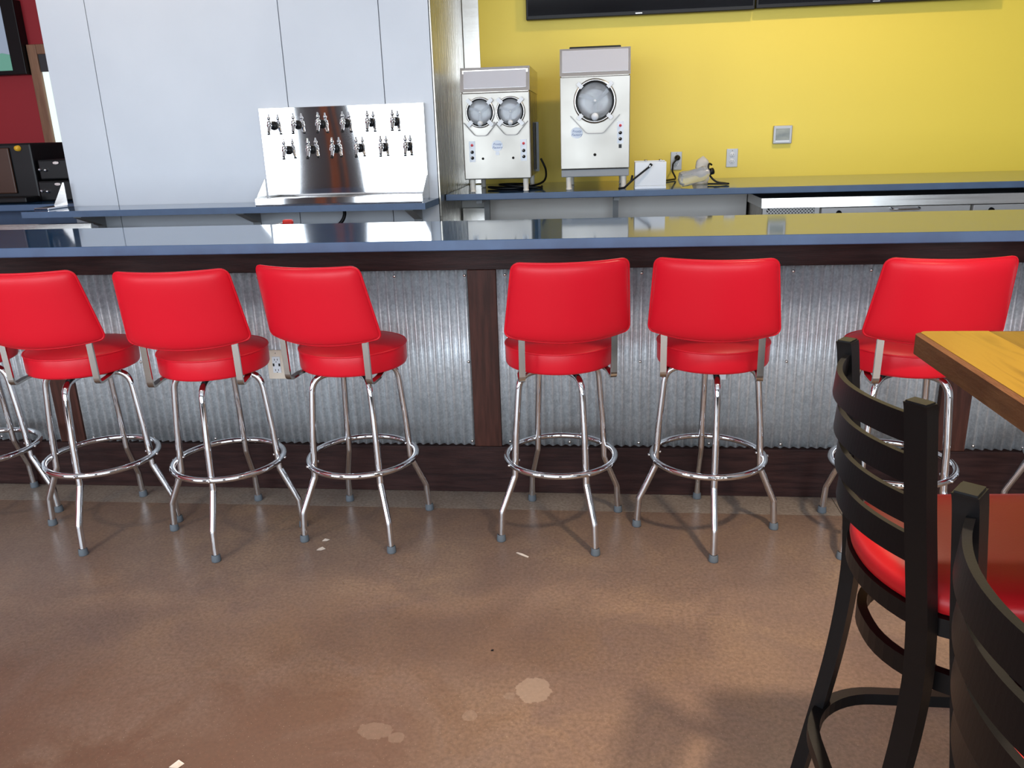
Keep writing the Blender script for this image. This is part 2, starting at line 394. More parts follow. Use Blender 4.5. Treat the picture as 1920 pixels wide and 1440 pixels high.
# window wall behind the viewer
wf = MB(); e = [X_L] + [v for a in WINDOWS for v in a[:2]] + [X_R]
for i in range(0, len(e), 2): wf.box(e[i], e[i + 1], WIN_Y - 0.15, WIN_Y, 0, Z_CEIL)
for (a, b, c, d) in WINDOWS: wf.box(a, b, WIN_Y - 0.15, WIN_Y, 0, c); wf.box(a, b, WIN_Y - 0.15, WIN_Y, d, Z_CEIL)
wfo = struct(wf.build('wall_front', 'window_wall'))
for i, (a, b, c, d) in enumerate(WINDOWS):
    fr = MB().box(a, a + .05, WIN_Y - .1, WIN_Y - .02, c, d).box(b - .05, b, WIN_Y - .1, WIN_Y - .02, c, d).box(a + .05, b - .05, WIN_Y - .1, WIN_Y - .02, c, c + .05).box(a + .05, b - .05, WIN_Y - .1, WIN_Y - .02, d - .05, d)
    fo = struct(fr.build('window_%d' % (i + 2), 'frame_dark'))
    for k in (1, 2): x = a + (b - a) * k / 3; MB().box(x - .025, x + .025, WIN_Y - .1, WIN_Y - .02, c + .05, d - .05).build('mullion', 'frame_dark', fo)
for x, ww in ((-4.24, .15), (-3.99, .05)): struct(MB().box(x, x + ww, WIN_Y + .002, WIN_Y + .05, 0, Z_CEIL).build('trim_%d' % (1 if x < -4.2 else 2), 'pier_wood'))

# walk-in cooler block: white panels with open seams, stainless flank
cb = struct(MB().box(-2.955, -0.87, COOL_Y + .012, RED_Y, 0, Z_CEIL).build('wall_cooler', 'seam_dark'))
seams = [-2.975, -2.704, -1.653, -1.125, -0.862]
for i in range(4):
    MB().box(seams[i] + (.002 if i else 0), seams[i + 1] - (.002 if i < 3 else 0), COOL_Y, COOL_Y + .012, 0, Z_CEIL - .001, bev=.0015).build('panel', 'white_panel', cb)
MB().box(-0.87, -0.856, COOL_Y, 4.60, 0, Z_CEIL - .001, bev=.002).build('steel_cladding', 'steel_side', cb)
MB().box(-0.87, -0.857, 4.603, Y_WALL, 0, Z_CEIL - .001).build('steel_cladding', 'steel_side', cb)
MB().box(-2.972, -2.955, COOL_Y + .0125, RED_Y - .01, 0, Z_CEIL - .001).build('panel', 'white_panel', cb)
struct(MB().box(-0.855, -0.752, Y_WALL - .012, Y_WALL - .001, 1.112, Z_CEIL - .002, bev=.002).build('trim_3', 'steel'), 'stainless strip on the yellow wall beside the white cooler')

# ------------------------------------------------------------------ bar
BT = 1.07
ctop = MB().box(-5.2, 4.6, BAR_Y - .245, BAR_Y + .42, 1.034, BT, bev=.003).build('bar_countertop', 'slate', loc=(0, BAR_Y, 1.034))
tag(ctop, 'long dark blue-grey stone counter on top of the corrugated bar', 'countertop')
bar = thing('corrugated_bar', 'bar front of corrugated steel sheets framed by dark stained boards', 'bar', (0, BAR_Y, 0))
MB().box(-5.1, 4.5, BAR_Y + .02, BAR_Y + .10, 0, 1.033).build('core', 'dark_wood', bar)
MB().box(-5.1, 4.5, BAR_Y - .012, BAR_Y + .018, .928, 1.033, bev=.002).build('apron_board', 'dark_wood', bar)
MB().box(-5.1, 4.5, BAR_Y - .012, BAR_Y + .018, 0.001, .2027, bev=.002).build('base_board', 'dark_wood', bar)
posts = [(-4.13, -4.02), (-2.322, -2.21), (-0.507, -0.397), (1.28, 1.39), (3.1, 3.21)]
for a, b in posts:
    MB().box(a, b, BAR_Y - .010, BAR_Y + .018, .2037, .927, bev=.002).build('post', 'dark_wood_vertical', bar)
def corrugated(x0, x1, z0, z1, pitch=.0345, amp=.0085):
    n = int((x1 - x0) / pitch * 10); mb = MB(); vs = []; fs = []
    for i in range(n + 1):
        x = x0 + (x1 - x0) * i / n; y = BAR_Y + .009 - amp * math.cos(2 * PI * (x - x0) / pitch)
        vs += [(x, y, z0), (x, y, z1), (x, y + .0012, z0), (x, y + .0012, z1)]
    for i in range(n):
        a, b = i * 4, i * 4 + 4
        fs += [(a, b, b + 1, a + 1), (a + 2, a + 3, b + 3, b + 2), (a + 1, b + 1, b + 3, a + 3), (a, a + 2, b + 2, b)]
    return mb.add(vs, fs, True)
edges = [(-5.1, posts[0][0])] + [(posts[i][1], posts[i + 1][0]) for i in range(4)] + [(posts[4][1], 4.5)]
screw_me = None
for (a, b) in edges[:-1]:
    sh = corrugated(a + .001, b - .001, .2045, .926).build('corrugated_sheet', 'galvanised', bar, fix=False)
    k = round((b - a) / .3); P = .0345
    for zz in (.905, .56, .222):
        for i in range(k + 1):
            x = a + .02 + (b - a - .04) * i / k
            x = a + round((x - a) / P) * P
            if not (a + .01 < x < b - .01): x = min(max(x, a + P), b - P)
            mb = MB().lathe([(0, .004), (.0035, .0035), (.006, .0018), (.0062, 0), (0, 0)], 10, at_m(x, BAR_Y + .0003, zz))
            mb.build('screw', 'satin_chrome', sh)

def duplex_outlet(name, label, x, y, z, w_, h_, plate, usb=False, group=None):
    t = thing(name, label, 'outlet', (x, y, z), group)
    p = MB().box(x - w_ / 2, x + w_ / 2, y - .006, y, z - h_ / 2, z + h_ / 2, bev=.002).build('cover_plate', plate, t)
    if usb:
        MB().box(x - .017, x + .017, y - .009, y - .005, z - .034, z + .034, bev=.001).build('socket_block', 'white_plastic', t)
        s = MB()
        for zz in (.022, -.022):
            for xx in (-.006, .006): s.box(x + xx - .0012, x + xx + .0012, y - .0096, y - .0085, z + zz - .004, z + zz + .004)
            s.box(x - .002, x + .002, y - .0096, y - .0085, z + zz - .011, z + zz - .008)
        s.build('slots', 'black_plastic', t)
        for xx in (-.012, .012): MB().box(x + xx - .0035, x + xx + .0035, y - .0097, y - .0085, z - .006, z + .006).build('usb_port', 'black_plastic', t)
    else:
        for zz in (.02, -.02):
            so = MB().lathe([(0, .003), (.015, .003), (.0165, .0015), (.0165, 0)], 20, at_m(x, y - .006, z + zz)).build('socket', 'white_plastic', t)
            s = MB()
            for xx in (-.006, .006): s.box(x + xx - .0012, x + xx + .0012, y - .0096, y - .0085, z + zz - .002, z + zz + .006)
            s.box(x - .002, x + .002, y - .0096, y - .0085, z + zz - .010, z + zz - .006)
            s.build('slots', 'black_plastic', so)
    MB().lathe([(0, .0015), (.003, .001), (.003, 0)], 8, at_m(x, y - .006, z + (h_ / 2 - .012))).build('plate_screw', 'satin_chrome', t)
    return t
duplex_outlet('power_outlet', 'ivory outlet with dark charging ports on the corrugated bar front', -1.312, BAR_Y + .003, .549, .078, .122, 'ivory_plastic', True)
duplex_outlet('power_outlet', 'white outlet on the bar front almost hidden behind a stool leg', .447, BAR_Y + .003, .546, .074, .118, 'white_plastic', True)

# ------------------------------------------------------------------ bar stools
def make_stool():
    t = thing('bar_stool', 'x', 'stool', local=True, group='red vinyl bar stools along the bar')
    # swivelling top: local -y is the back of the stool (towards the room)
    prof = [(0, .646), (.178, .646), (.187, .650), (.190, .658), (.1905, .690), (.1905, .714), (.1885, .7195), (.184, .7215), (.165, .727), (.13, .733), (.08, .737), (0, .739)]
    seat = MB().lathe(prof, 48).build('seat', 'red_vinyl', t)
    ring = [(.1895 * math.cos(a), .1895 * math.sin(a), .7185) for a in [2 * PI * k / 48 for k in range(48)]]
    MB().tube(ring, .0038, 8, True).build('piping', 'red_vinyl', seat)
    MB().lathe([(0, .628), (.11, .628), (.13, .634), (.13, .6475), (0, .6475)], 28).build('swivel_plate', 'black_plastic', t)
    # backrest pad
    nu, nt_ = 28, 22; wt, wb_, zt, zb = .182, .206, 1.040, .790; rc = .022; Hh = zt - zb
    def pos(u, tt, side):
        s = min(tt, 1 - tt) * Hh; w_ = wb_ + (wt - wb_) * tt
        if s < rc: w_ -= rc - math.sqrt(max(rc * rc - (rc - s) ** 2, 0))
        x = u * w_; z = zb + Hh * tt
        z += (-.016 * (1 - u * u) * (1 - tt) - .002 * (1 - u * u) * tt)
        v = .240 + .066 * tt - .052 * (x / .2) ** 2
        th = .040 * (max(1 - abs(u) ** 7, 0) ** .5) * (max(1 - abs(2 * tt - 1) ** 7, 0) ** .5)
        return (x, -(v + (th * .60 if side else -th * .40)), z)
    vs, fs = [], []
    us = [math.sin(PI / 2 * (2 * i / nu - 1)) for i in range(nu + 1)]; tv = [(1 - math.cos(PI * j / nt_)) / 2 for j in range(nt_ + 1)]
    for side in (0, 1):
        for j in range(nt_ + 1):
            for i in range(nu + 1): vs.append(pos(us[i], tv[j], side))
    K = (nu + 1) * (nt_ + 1)
    for side in (0, 1):
        for j in range(nt_):
            for i in range(nu):
                a = side * K + j * (nu + 1) + i; q = (a, a + 1, a + nu + 2, a + nu + 1); fs.append(q if side else q[::-1])
    back = MB().add(vs, fs, True).build('backrest', 'red_vinyl', t)
    out = [pos(us[i], 0, 0) for i in range(nu + 1)] + [pos(1, tv[j], 0) for j in range(1, nt_)] + [pos(us[i], 1, 0) for i in range(nu, -1, -1)] + [pos(-1, tv[j], 0) for j in range(nt_ - 1, 0, -1)]
    MB().tube(out, .0042, 6, True).build('piping', 'red_vinyl', back)
    # flat chrome uprights
    for s in (-1, 1):
        pts = fillet([(s * .118, .02, .641), (s * .152, -.120, .639), (s * .153, -.196, .634), (s * .153, -.203, .79), (s * .153, -.224, .87)], [.1, .02, .1], 6)
        n = len(pts); td = []
        for i in range(n):
            tg = pts[min(i + 1, n - 1)] - pts[max(i - 1, 0)]; td.append(Vector((1, 0, 0)).cross(tg))
        MB().ribbon(pts, (1, 0, 0), .021, td, .008).build('back_upright', 'upright_chrome', t)
    return t
def make_stool_base(t, rot):
    for k in range(4):
        a = math.radians(rot + 90 * k); c, s = math.cos(a), math.sin(a)
        prof = [(.02, .622), (.158, .622), (.178, .40), (.186, .245), (.243, .112), (.250, .004)]
        pts = fillet([(r * c, r * s, z) for r, z in prof], [.062, .3, .03, .03], 7)
        lg = MB().tube(pts, .0122, 12).build('leg', 'chrome', t)
        MB().lathe([(0, 0), (.0165, 0), (.017, .004), (.0155, .022), (.0125, .026)], 14, Matrix.Translation((.25 * c, .25 * s, 0))).build('foot_cap', 'rubber', lg)
        MB().lathe([(0, .006), (.004, .005), (.0055, .002), (.0055, 0)], 8, Matrix.Translation((.2085 * c, .2085 * s, .288)) @ Matrix.Rotation(a, 4, 'Z') @ Matrix.Rotation(PI / 2, 4, 'Y')).build('bolt', 'chrome', lg)
        MB().lathe([(0, .006), (.004, .005), (.005, .002), (.005, 0)], 8, Matrix.Translation((.172 * c, .172 * s, .30)) @ Matrix.Rotation(a + PI, 4, 'Z') @ Matrix.Rotation(PI / 2, 4, 'Y')).build('bolt', 'chrome', lg)
    ring = [(.1985 * math.cos(a), .1985 * math.sin(a), .288) for a in [2 * PI * k / 56 for k in range(56)]]
    MB().tube(ring, .011, 12, True).build('foot_ring', 'chrome', t)
stools = [
 (-2.45, 2.755, 5, 5, 'red bar stool cut off by the left edge, tucked behind its neighbour'),
 (-1.90, 2.687, 3.8, 6, 'red bar stool standing before the left dark post, backrest touching the frame edge'),
 (-1.3825, 2.668, 6.1, 6, 'red bar stool just left of the ivory wall outlet'),
 (-.8815, 2.72, -10.1, 34, 'red bar stool just right of the ivory wall outlet, back turned leftward'),
 (-.143, 2.747, 11.3, 31, 'red bar stool nearest the right side of the middle dark post'),
 (.388, 2.757, -8.4, 0, 'red bar stool in clear view between the middle-post stool and the black chair'),
 (1.01, 2.713, 0.6, 41, 'red bar stool partly hidden behind the plank table and black chair'),
 (1.69, 2.757, 0.0, 59, 'chrome-legged bar stool beyond the plank table, only a bent leg showing')]
proto = make_stool()
tops = list(proto.children)
for i, (x, y, yaw, lrot, lab) in enumerate(stools):
    if i == 0: o = proto
    else:
        o = proto.copy(); COL.objects.link(o)
        for ch in tops: copy_tree(ch, o)
    o.location = (x, y, 0); o.rotation_euler = (0, 0, math.radians(yaw)); o['label'] = lab
    BASE[o.name] = Vector((0, 0, 0))
for i, (x, y, yaw, lrot, lab) in enumerate(stools):      # the fixed leg frames keep their own turn under the swivelling seats
    o = [q for q in COL.objects if q.get('label') == lab][0]
    make_stool_base(o, lrot - yaw)

# ------------------------------------------------------------------ black ladder-back bar chairs
def make_chair():
    """local frame: chair faces +x, origin on the floor below the middle of the back"""
    t = thing('ladder_back_chair', 'x', 'chair', local=True, group='black ladder-back bar chairs at the plank table')
    prof = [(0.0, 1.056), (.004, 1.03), (.018, .90), (.032, .79), (.043, .69), (.046, .58), (.030, .40), (-.012, .14), (-.035, .004)]
    def px(z):
        for (x1, z1), (x0, z0) in zip(prof, prof[1:]):
            if z0 <= z <= z1: return x0 + (x1 - x0) * (z - z0) / (z1 - z0)
        return prof[0][0]
    hw = .170
    for s in (-1, 1):
        path = []
        P = [Vector((x, 0, z)) for x, z in prof]
        for i in range(len(P) - 1):                           # Catmull-Rom smoothing
            p0, p1, p2, p3 = P[max(i - 1, 0)], P[i], P[i + 1], P[min(i + 2, len(P) - 1)]
            for k in range(5):
                u = k / 5; path.append(.5 * ((2 * p1) + (p2 - p0) * u + (2 * p0 - 5 * p1 + 4 * p2 - p3) * u * u + (3 * p1 - p0 - 3 * p2 + p3) * u ** 3))
        path.append(P[-1])
        th = math.radians(38) * s
        tang = Vector((math.sin(th), math.cos(th), 0)) if False else Vector((math.sin(abs(th)), s * math.cos(abs(th)), 0))
        nrm = Vector((math.cos(abs(th)), -s * math.sin(abs(th)), 0))
        pts = [(p.x, s * hw, p.z) for p in path]
        pst = MB().ribbon(pts, tang, .034, nrm, .026).build('back_post', 'black_metal', t)
        MB().ribbon([(0, s * hw, 1.0555), (0.0, s * hw, 1.0585)], tang, .030, nrm, .022).build('end_cap', 'black_plastic', pst)
        MB().lathe([(0, 0), (.018, 0), (.018, .012), (0, .012)], 12, Matrix.Translation((-.035, s * hw, 0))).build('glide', 'black_plastic', pst)
        # front legs
        MB().ribbon([(.375, s * .19, .715), (.385, s * .195, .40), (.405, s * .205, .006)], (1, 0, 0), .028, (0, 1, 0), .028).build('front_leg', 'black_metal', t)
    for z in (1.014, .952, .889, .828):
        pts, wd, td = [], [], []
        for k in range(41):
            yy = -hw + 2 * hw * k / 40; x = px(z) - .055 * (1 - (yy / hw) ** 2)
            pts.append((x, yy, z)); slope = .11 * yy / hw ** 2
            td.append(Vector((1, -slope, 0))); wd.append(Vector((0.08, 0, 1)))
        MB().ribbon(pts, wd, .041, td, .009).build('slat', 'black_metal', t)
    # seat pad and frame: bowed rear, rounded corners
    def seat_outline(grow=0.0):
        o = []
        pl = [(.425 + grow, -.205 - grow), (.425 + grow, .205 + grow), (.06 - grow, .185 + grow), (-.004 - grow, .07), (-.004 - grow, -.07), (.06 - grow, -.185 - grow)]
        P = [Vector((a, b, 0)) for a, b in pl]; n = len(P); rad = [.06, .06, .09, .1, .1, .09]
        for i in range(n):
            a, b, c = P[i - 1], P[i], P[(i + 1) % n]; u = (a - b).normalized(); v = (c - b).normalized()
            d = min(rad[i], (a - b).length * .48, (c - b).length * .48)
            for k in range(7):
                q = k / 6; pp = (1 - q) ** 2 * (b + u * d) + 2 * q * (1 - q) * b + q * q * (b + v * d); o.append((pp.x, pp.y))
        return o
    so = seat_outline(); n = len(so); cx = sum(p[0] for p in so) / n; cyy = 0
    vs, fs = [], []
    lay = [(.93, .722), (.985, .728), (1.0, .738), (.995, .749), (.96, .757), (.85, .7635), (.6, .768), (.3, .770)]
    for sc, z in lay: vs += [(cx + (p[0] - cx) * sc, p[1] * sc, z) for p in so]
    for l in range(len(lay) - 1):
        for i in range(n): j = (i + 1) % n; fs.append((l * n + i, l * n + j, (l + 1) * n + j, (l + 1) * n + i))
    fs.append(tuple(range((len(lay) - 1) * n, len(lay) * n))); fs.append(tuple(range(n))[::-1])
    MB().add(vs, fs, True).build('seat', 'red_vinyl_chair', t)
    def loop_bar(pts2, z, w_, th_, nm):
        N = len(pts2); P = [(p[0], p[1], z) for p in pts2]; td = []
        for i in range(N):
            tg = Vector(P[(i + 1) % N]) - Vector(P[i - 1]); td.append(Vector((tg.y, -tg.x, 0)))
        return MB().ribbon(P, (0, 0, 1), w_, td, th_, True).build(nm, 'black_metal', t)
    loop_bar([(cx + (p[0] - cx) * .97, p[1] * .97) for p in so], .708, .030, .016, 'seat_frame')
    loop_bar(round_rect(.026, .40, -.165, .165, .155, 12), .592, .034, .016, 'brace_ring')
    loop_bar(round_rect(-.020, .425, -.212, .212, .15, 12), .285, .026, .022, 'foot_ring')
    return t
ch1 = make_chair(); kids = list(ch1.children)
ch1.location = (.432, 1.255, 0); ch1['label'] = 'black ladder-back bar chair with red seat, the farther one at the table'
ch2 = copy_tree(ch1); ch2.location = (.379, .632, 0); ch2['label'] = 'black ladder-back bar chair cut off at the lower right corner'

# ------------------------------------------------------------------ plank table
TX, TY, TZ = .545, 1.438, 1.07
tb = thing('plank_table', 'bar-height table with a golden plank top and brown edge', 'table', (TX + .38, .78, 0))
pw = .1165
for i in range(6):
    x0 = TX + .008 + i * pw; x1 = x0 + pw - .0012
    if i == 5: x1 = TX + .71
    y0, y1 = .20, TY - .004
    if i == 0:
        poly = [(x0, y0), (x1, y0), (x1, y1)] + [(x0 + .014 - .014 * math.sin(a), y1 - .014 + .014 * math.cos(a)) for a in [PI / 2 * k / 5 for k in range(6)]]
        MB().prism(poly, 'z', TZ - .030, TZ).build('plank', 'table_plank_a', tb)
    else:
        MB().box(x0, x1, y0, y1, TZ - .030, TZ - (.0008 if i % 2 else 0), bev=.001).build('plank', 'table_plank_b' if i % 2 else 'table_plank_a', tb)
ol = round_rect(TX, TX + .72, .19, TY + .003, .02, 6); ins = round_rect(TX + .0085, TX + .7105, .2005, TY - .0045, .014, 6)
n = len(ol); vs = [(*p, TZ - .038) for p in ol] + [(*p, TZ - .004) for p in ol] + [(*p, TZ - .0005) for p in ins] + [(*p, TZ - .038) for p in ins]
fs = [(l * n + i, l * n + (i + 1) % n, ((l + 1) % 4) * n + (i + 1) % n, ((l + 1) % 4) * n + i) for l in range(4) for i in range(n)]
MB().add(vs, fs).build('edge_band', 'table_edge', tb)
MB().box(TX + .03, TX + .69, .25, 1.38, TZ - .038, TZ - .0305).build('underboard', 'table_edge', tb)
for yy in (.632, 1.255):
    MB().tube([(TX + .43, yy, .03), (TX + .43, yy, TZ - .04)], .038, 16).build('column', 'black_metal', tb)
    MB().box(TX + .35, TX + .69, yy - .03, yy + .03, .004, .03, bev=.004).build('foot_bar', 'black_metal', tb)
    MB().box(TX + .27, TX + .59, yy - .08, yy + .08, TZ - .048, TZ - .0385).build('top_plate', 'black_metal', tb)

# ------------------------------------------------------------------ back counter on the yellow wall
bc = MB().box(-.852, X_R - .02, 4.50, Y_WALL - .002, BACK_Z - .034, BACK_Z, bev=.003).build('back_countertop', 'slate', loc=(0, 4.9, BACK_Z - .034))
tag(bc, 'dark blue-grey stone worktop running along the yellow wall', 'countertop')
for x in (-.68, .09):
    b = MB().box(x - .016, x + .016, 4.90, 4.94, .001, BACK_Z - .035).box(x - .016, x + .016, 4.6, 4.90, BACK_Z - .06, BACK_Z - .035)
    tag(b.build('counter_support', 'bracket_grey', loc=(x, 4.9, 0)), 'grey steel upright under the back worktop, ' + ('below the two-window machine' if x < 0 else 'below the white box'), 'support')

# under-counter cooler
uc = thing('undercounter_cooler', 'stainless under-counter cooler with a diamond grille below the back worktop', 'cooler', (2.4, 4.8, 0))
UX0, UX1, UY = .885, 4.4, 4.60
MB().box(UX0, UX1, UY + .03, 5.35, .08, .985, bev=.004).build('body', 'steel_side', uc)
MB().prism([(UY - .006, .988), (UY + .001, 1.040), (5.34, 1.040), (5.34, .988)], 'x', UX0 - .01, UX1).build('top_rail', 'steel', uc)
gr = MB().box(UX0, UX0 + .29, UY + .018, UY + .029, .84, .985).build('grille', 'black_plastic', uc)
for k in range(-6, 22):
    for sgn in (1, -1):
        x = UX0 + .02 + k * .0175; pts = []
        za, zb2 = .845, .983
        xa, xb = (x, x + (zb2 - za)) if sgn > 0 else (x + (zb2 - za), x)
        lo_, hi_ = UX0 + .02, UX0 + .275
        # clip to the opening
        def zat(xx): return za + (xx - xa) / (xb - xa) * (zb2 - za)
        p = [(xa, za), (xb, zb2)]; q = []
        for (xx, zz) in p:
            cx2 = min(max(xx, lo_), hi_); q.append((cx2, zat(cx2)))
        if abs(q[0][0] - q[1][0]) < .01: continue
        d = Vector((q[1][0] - q[0][0], 0, q[1][1] - q[0][1]))
        MB().ribbon([(q[0][0], UY + .0155 + .002 * (sgn > 0), q[0][1]), (q[1][0], UY + .0155 + .002 * (sgn > 0), q[1][1])], Vector((-d.z, 0, d.x)), .0055, (0, 1, 0), .002).build('grille_bar', 'bright_steel', gr)
MB().box(UX0, UX0 + .02, UY + .010, UY + .029, .10, .986).box(UX0 + .275, UX0 + .30, UY + .010, UY + .029, .10, .986).build('grille_frame', 'bright_steel', uc)
for k in range(4):
    x0 = UX0 + .31 + k * .78
    dr = MB().box(x0, x0 + .765, UY, UY + .029, .12, .983, bev=.004).build('door', 'bright_steel', uc)
    MB().tube(fillet([(x0 + .36, UY - .001, .975), (x0 + .36, UY - .03, .972), (x0 + .50, UY - .03, .972), (x0 + .50, UY - .001, .975)], .012), .006, 8).build('handle', 'chrome', dr)
    MB().lathe([(0, .018), (.012, .016), (.014, 0)], 14, at_m(x0 + .09, UY - .001, .955)).build('lock', 'black_plastic', dr)
for x in (UX0 + .06, UX1 - .06):
    for yy in (UY + .1, 5.25): MB().tube([(x, yy, 0.0005), (x, yy, .082)], .02, 12).build('leg', 'satin_chrome', uc)

# steel sink bench behind the bar, right of the cooler block
sk = thing('bar_sink', 'stainless sink end peeping over the bar left of the white lower wall', 'sink', (-.74, 4.75, 0))
MB().box(-.85, -.70, 4.64, 5.03, .86, .90, bev=.006).build('drainboard', 'steel', sk)
MB().box(-.85, -.70, 5.02, 5.045, .90, .99, bev=.004).build('splash', 'steel', sk)
for yy in (4.7, 4.98): MB().tube([(-.78, yy, .0005), (-.78, yy, .862)], .02, 12).build('leg', 'satin_chrome', sk)

# ------------------------------------------------------------------ frozen drink machines
def oval(mb, x, y, z, rx, rz, d=.0015, n=28):
    mb.prism([(x + rx * math.cos(2 * PI * k / n), z + rz * math.sin(2 * PI * k / n)) for k in range(n)], 'y', y - d, y); return mb
def dial_panel(t, x, y, z0, z1, w_=.034):
    p = MB().box(x - w_ / 2, x + w_ / 2, y - .0022, y - .0003, z0, z1).build('control_label', 'label_white', t)
    h = z1 - z0
    MB().lathe([(0, .010), (.006, .009), (.0075, 0)], 12, at_m(x, y - .0022, z1 - h * .19)).build('light', 'knob_red', p)
    for k in (.52, .80):
        MB().lathe([(0, .008), (.007, .007), (.009, .004), (.009, 0)], 12, at_m(x, y - .0022, z1 - h * k)).build('switch', 'black_plastic', p)
        MB().tube([(x, y - .008, z1 - h * k), (x - .004, y - .024, z1 - h * k + .004)], .0028, 8).build('toggle', 'satin_chrome', p)
def chamber(t, x, y, z, R):
    rg = MB().lathe([(R * .99, 0), (R * 1.0, .014), (R * 1.07, .017), (R * 1.13, .010), (R * 1.15, 0)], 48, at_m(x, y, z)).build('door_ring', 'steel', t)
    MB().lathe([(R * .93, .0), (R * .93, .019), (R * .985, .019), (R * .985, .0)], 48, at_m(x, y, z)).build('gasket', 'black_plastic', rg)
    MB().lathe([(0, -.004), (R * .93, -.004), (R * .93, .0025), (R * .5, .004), (0, .004)], 48, at_m(x, y, z)).build('barrel', 'chamber', rg)
    MB().lathe([(0, .0175), (R * .60, .0175), (R * .88, .016), (R * .93, .013), (R * .93, .010), (0, .0112)], 48, at_m(x, y, z)).build('front_plate', 'acrylic', rg)
    bl = MB()
    for k in range(3):
        a = k * 2.1 + .5; d = Vector((math.cos(a), 0, math.sin(a)))
        bl.ribbon([Vector((x, y - .0055, z)), Vector((x, y - .0065, z)) + d * R * .45, Vector((x, y - .0055, z)) + d * R * .85 + Vector((-d.z, 0, d.x)) * R * .15], Vector((-d.z, 0, d.x)), R * .2, (0, 1, 0), .003)
    bl.build('scraper', 'white_plastic', rg)
    MB().lathe([(0, .022), (R * .07, .021), (R * .08, .017)], 16, at_m(x, y, z)).build('hub', 'white_plastic', rg)
    # dispensing valve at the bottom
    MB().lathe([(0, .045), (R * .16, .043), (R * .2, .03), (R * .2, .014)], 18, at_m(x, y, z - R * .80)).build('valve', 'white_plastic', rg)
    for a in (45, 135, 225, 315):
        c, s = math.cos(math.radians(a)), math.sin(math.radians(a)); d = Vector((c, 0, s)); p = Vector((x, y - .016, z)) + d * R * 1.09
        MB().ribbon([p - d * .014, p + d * .020], Vector((-d.z, 0, d.x)), .020, (0, 1, 0), .012).build('clamp', 'white_plastic', rg)
def drip_guard(t, x, y, z, R, drop):
    pts = fillet([(x - R * 1.32, y - .004, z - R * .72), (x - R * .45, y - .012, z - drop), (x + R * .45, y - .012, z - drop), (x + R * 1.32, y - .004, z - R * .72)], [.03, .03], 8)
    n = len(pts)
    MB().ribbon(pts, (0, 1, 0), .024, [Vector((0, 1, 0)).cross(pts[min(i + 1, n - 1)] - pts[max(i - 1, 0)]) for i in range(n)], .003).build('drip_guard', 'guard_dark', t)
def machine_legs(t, xs_, ys_):
    for x in xs_:
        for yy in ys_:
            lg = MB().tube([(x, yy, BACK_Z + .012), (x, yy, 1.20)], [.014, .0165], 14).build('leg', 'leg_cream', t)
            MB().lathe([(0, 0), (.012, 0), (.016, .005), (.016, .012), (.010, .016)], 14, Matrix.Translation((x, yy, BACK_Z + .0005))).build('foot', 'leg_cream', lg)

MY = 4.575
m1 = thing('frozen_drink_machine', 'tall stainless frozen drink machine with one round window', 'machine', (-.03, MY + .3, BACK_Z))
x0, x1 = -.216, .157
MB().box(x0 + .004, x1 - .004, MY + .02, MY + .60, 1.225, 1.80, bev=.004).build('body', 'steel_side', m1)
MB().box(x0, x1, MY, MY + .022, 1.222, 1.697, bev=.004).build('front_panel', 'steel_front', m1)
MB().box(x0 + .002, x1 - .002, MY + .006, MY + .60, 1.180, 1.219, bev=.004).build('base_skirt', 'bracket_grey', m1)
hp = MB().prism([(MY - .004, 1.7005), (MY + .03, 1.838), (MY + .60, 1.838), (MY + .60, 1.7005)], 'x', x0, x1).build('hopper_cover', 'steel', m1)
fp = []
for k, (a, b, c, d) in enumerate(((x0 + .012, x1 - .012, .14, .93),)):
    def hpnt(x, q, off): return (x, MY - .004 + .034 * q - off, 1.7005 + .1375 * q + off * .25)
    MB().add([hpnt(a, c, .0005), hpnt(b, c, .0005), hpnt(b, d, .0005), hpnt(a, d, .0005), hpnt(a, c, .003), hpnt(b, c, .003), hpnt(b, d, .003), hpnt(a, d, .003)],
             [(0, 1, 5, 4), (1, 2, 6, 5), (2, 3, 7, 6), (3, 0, 4, 7), (4, 5, 6, 7)]).build('hopper_panel', 'hopper_panel', hp)
MB().box(x0 + .05, x1 - .05, MY + .06, MY + .5, 1.8385, 1.85, bev=.004).build('lid', 'black_plastic', m1)
chamber(m1, -.030, MY, 1.572, .100)
drip_guard(m1, -.030, MY, 1.572, .100, .165)
oval(MB(), -.128, MY - .0005, 1.412, .033, .029).build('badge', 'badge_white', m1)
bd = [c for c in m1.children if c.name.startswith('badge')][0]
text_mesh('badge_text', 'Frosty', .019, (-.128, MY - .0026, 1.420), 'badge_blue', m1, shear=.3)
text_mesh('badge_text', 'Factory', .019, (-.128, MY - .0026, 1.402), 'badge_blue', m1, shear=.3)
dial_panel(m1, .106, MY, 1.352, 1.465)
MB().box(.098, .114, MY - .0022, MY - .0003, 1.327, 1.347).build('warning_label', 'black_plastic', m1)
MB().lathe([(0, .012), (.006, .011), (.008, 0)], 12, at_m(-.03, MY, 1.296)).build('drain_knob', 'black_plastic', m1)
machine_legs(m1, (-.174, .127), (MY + .03, MY + .5))

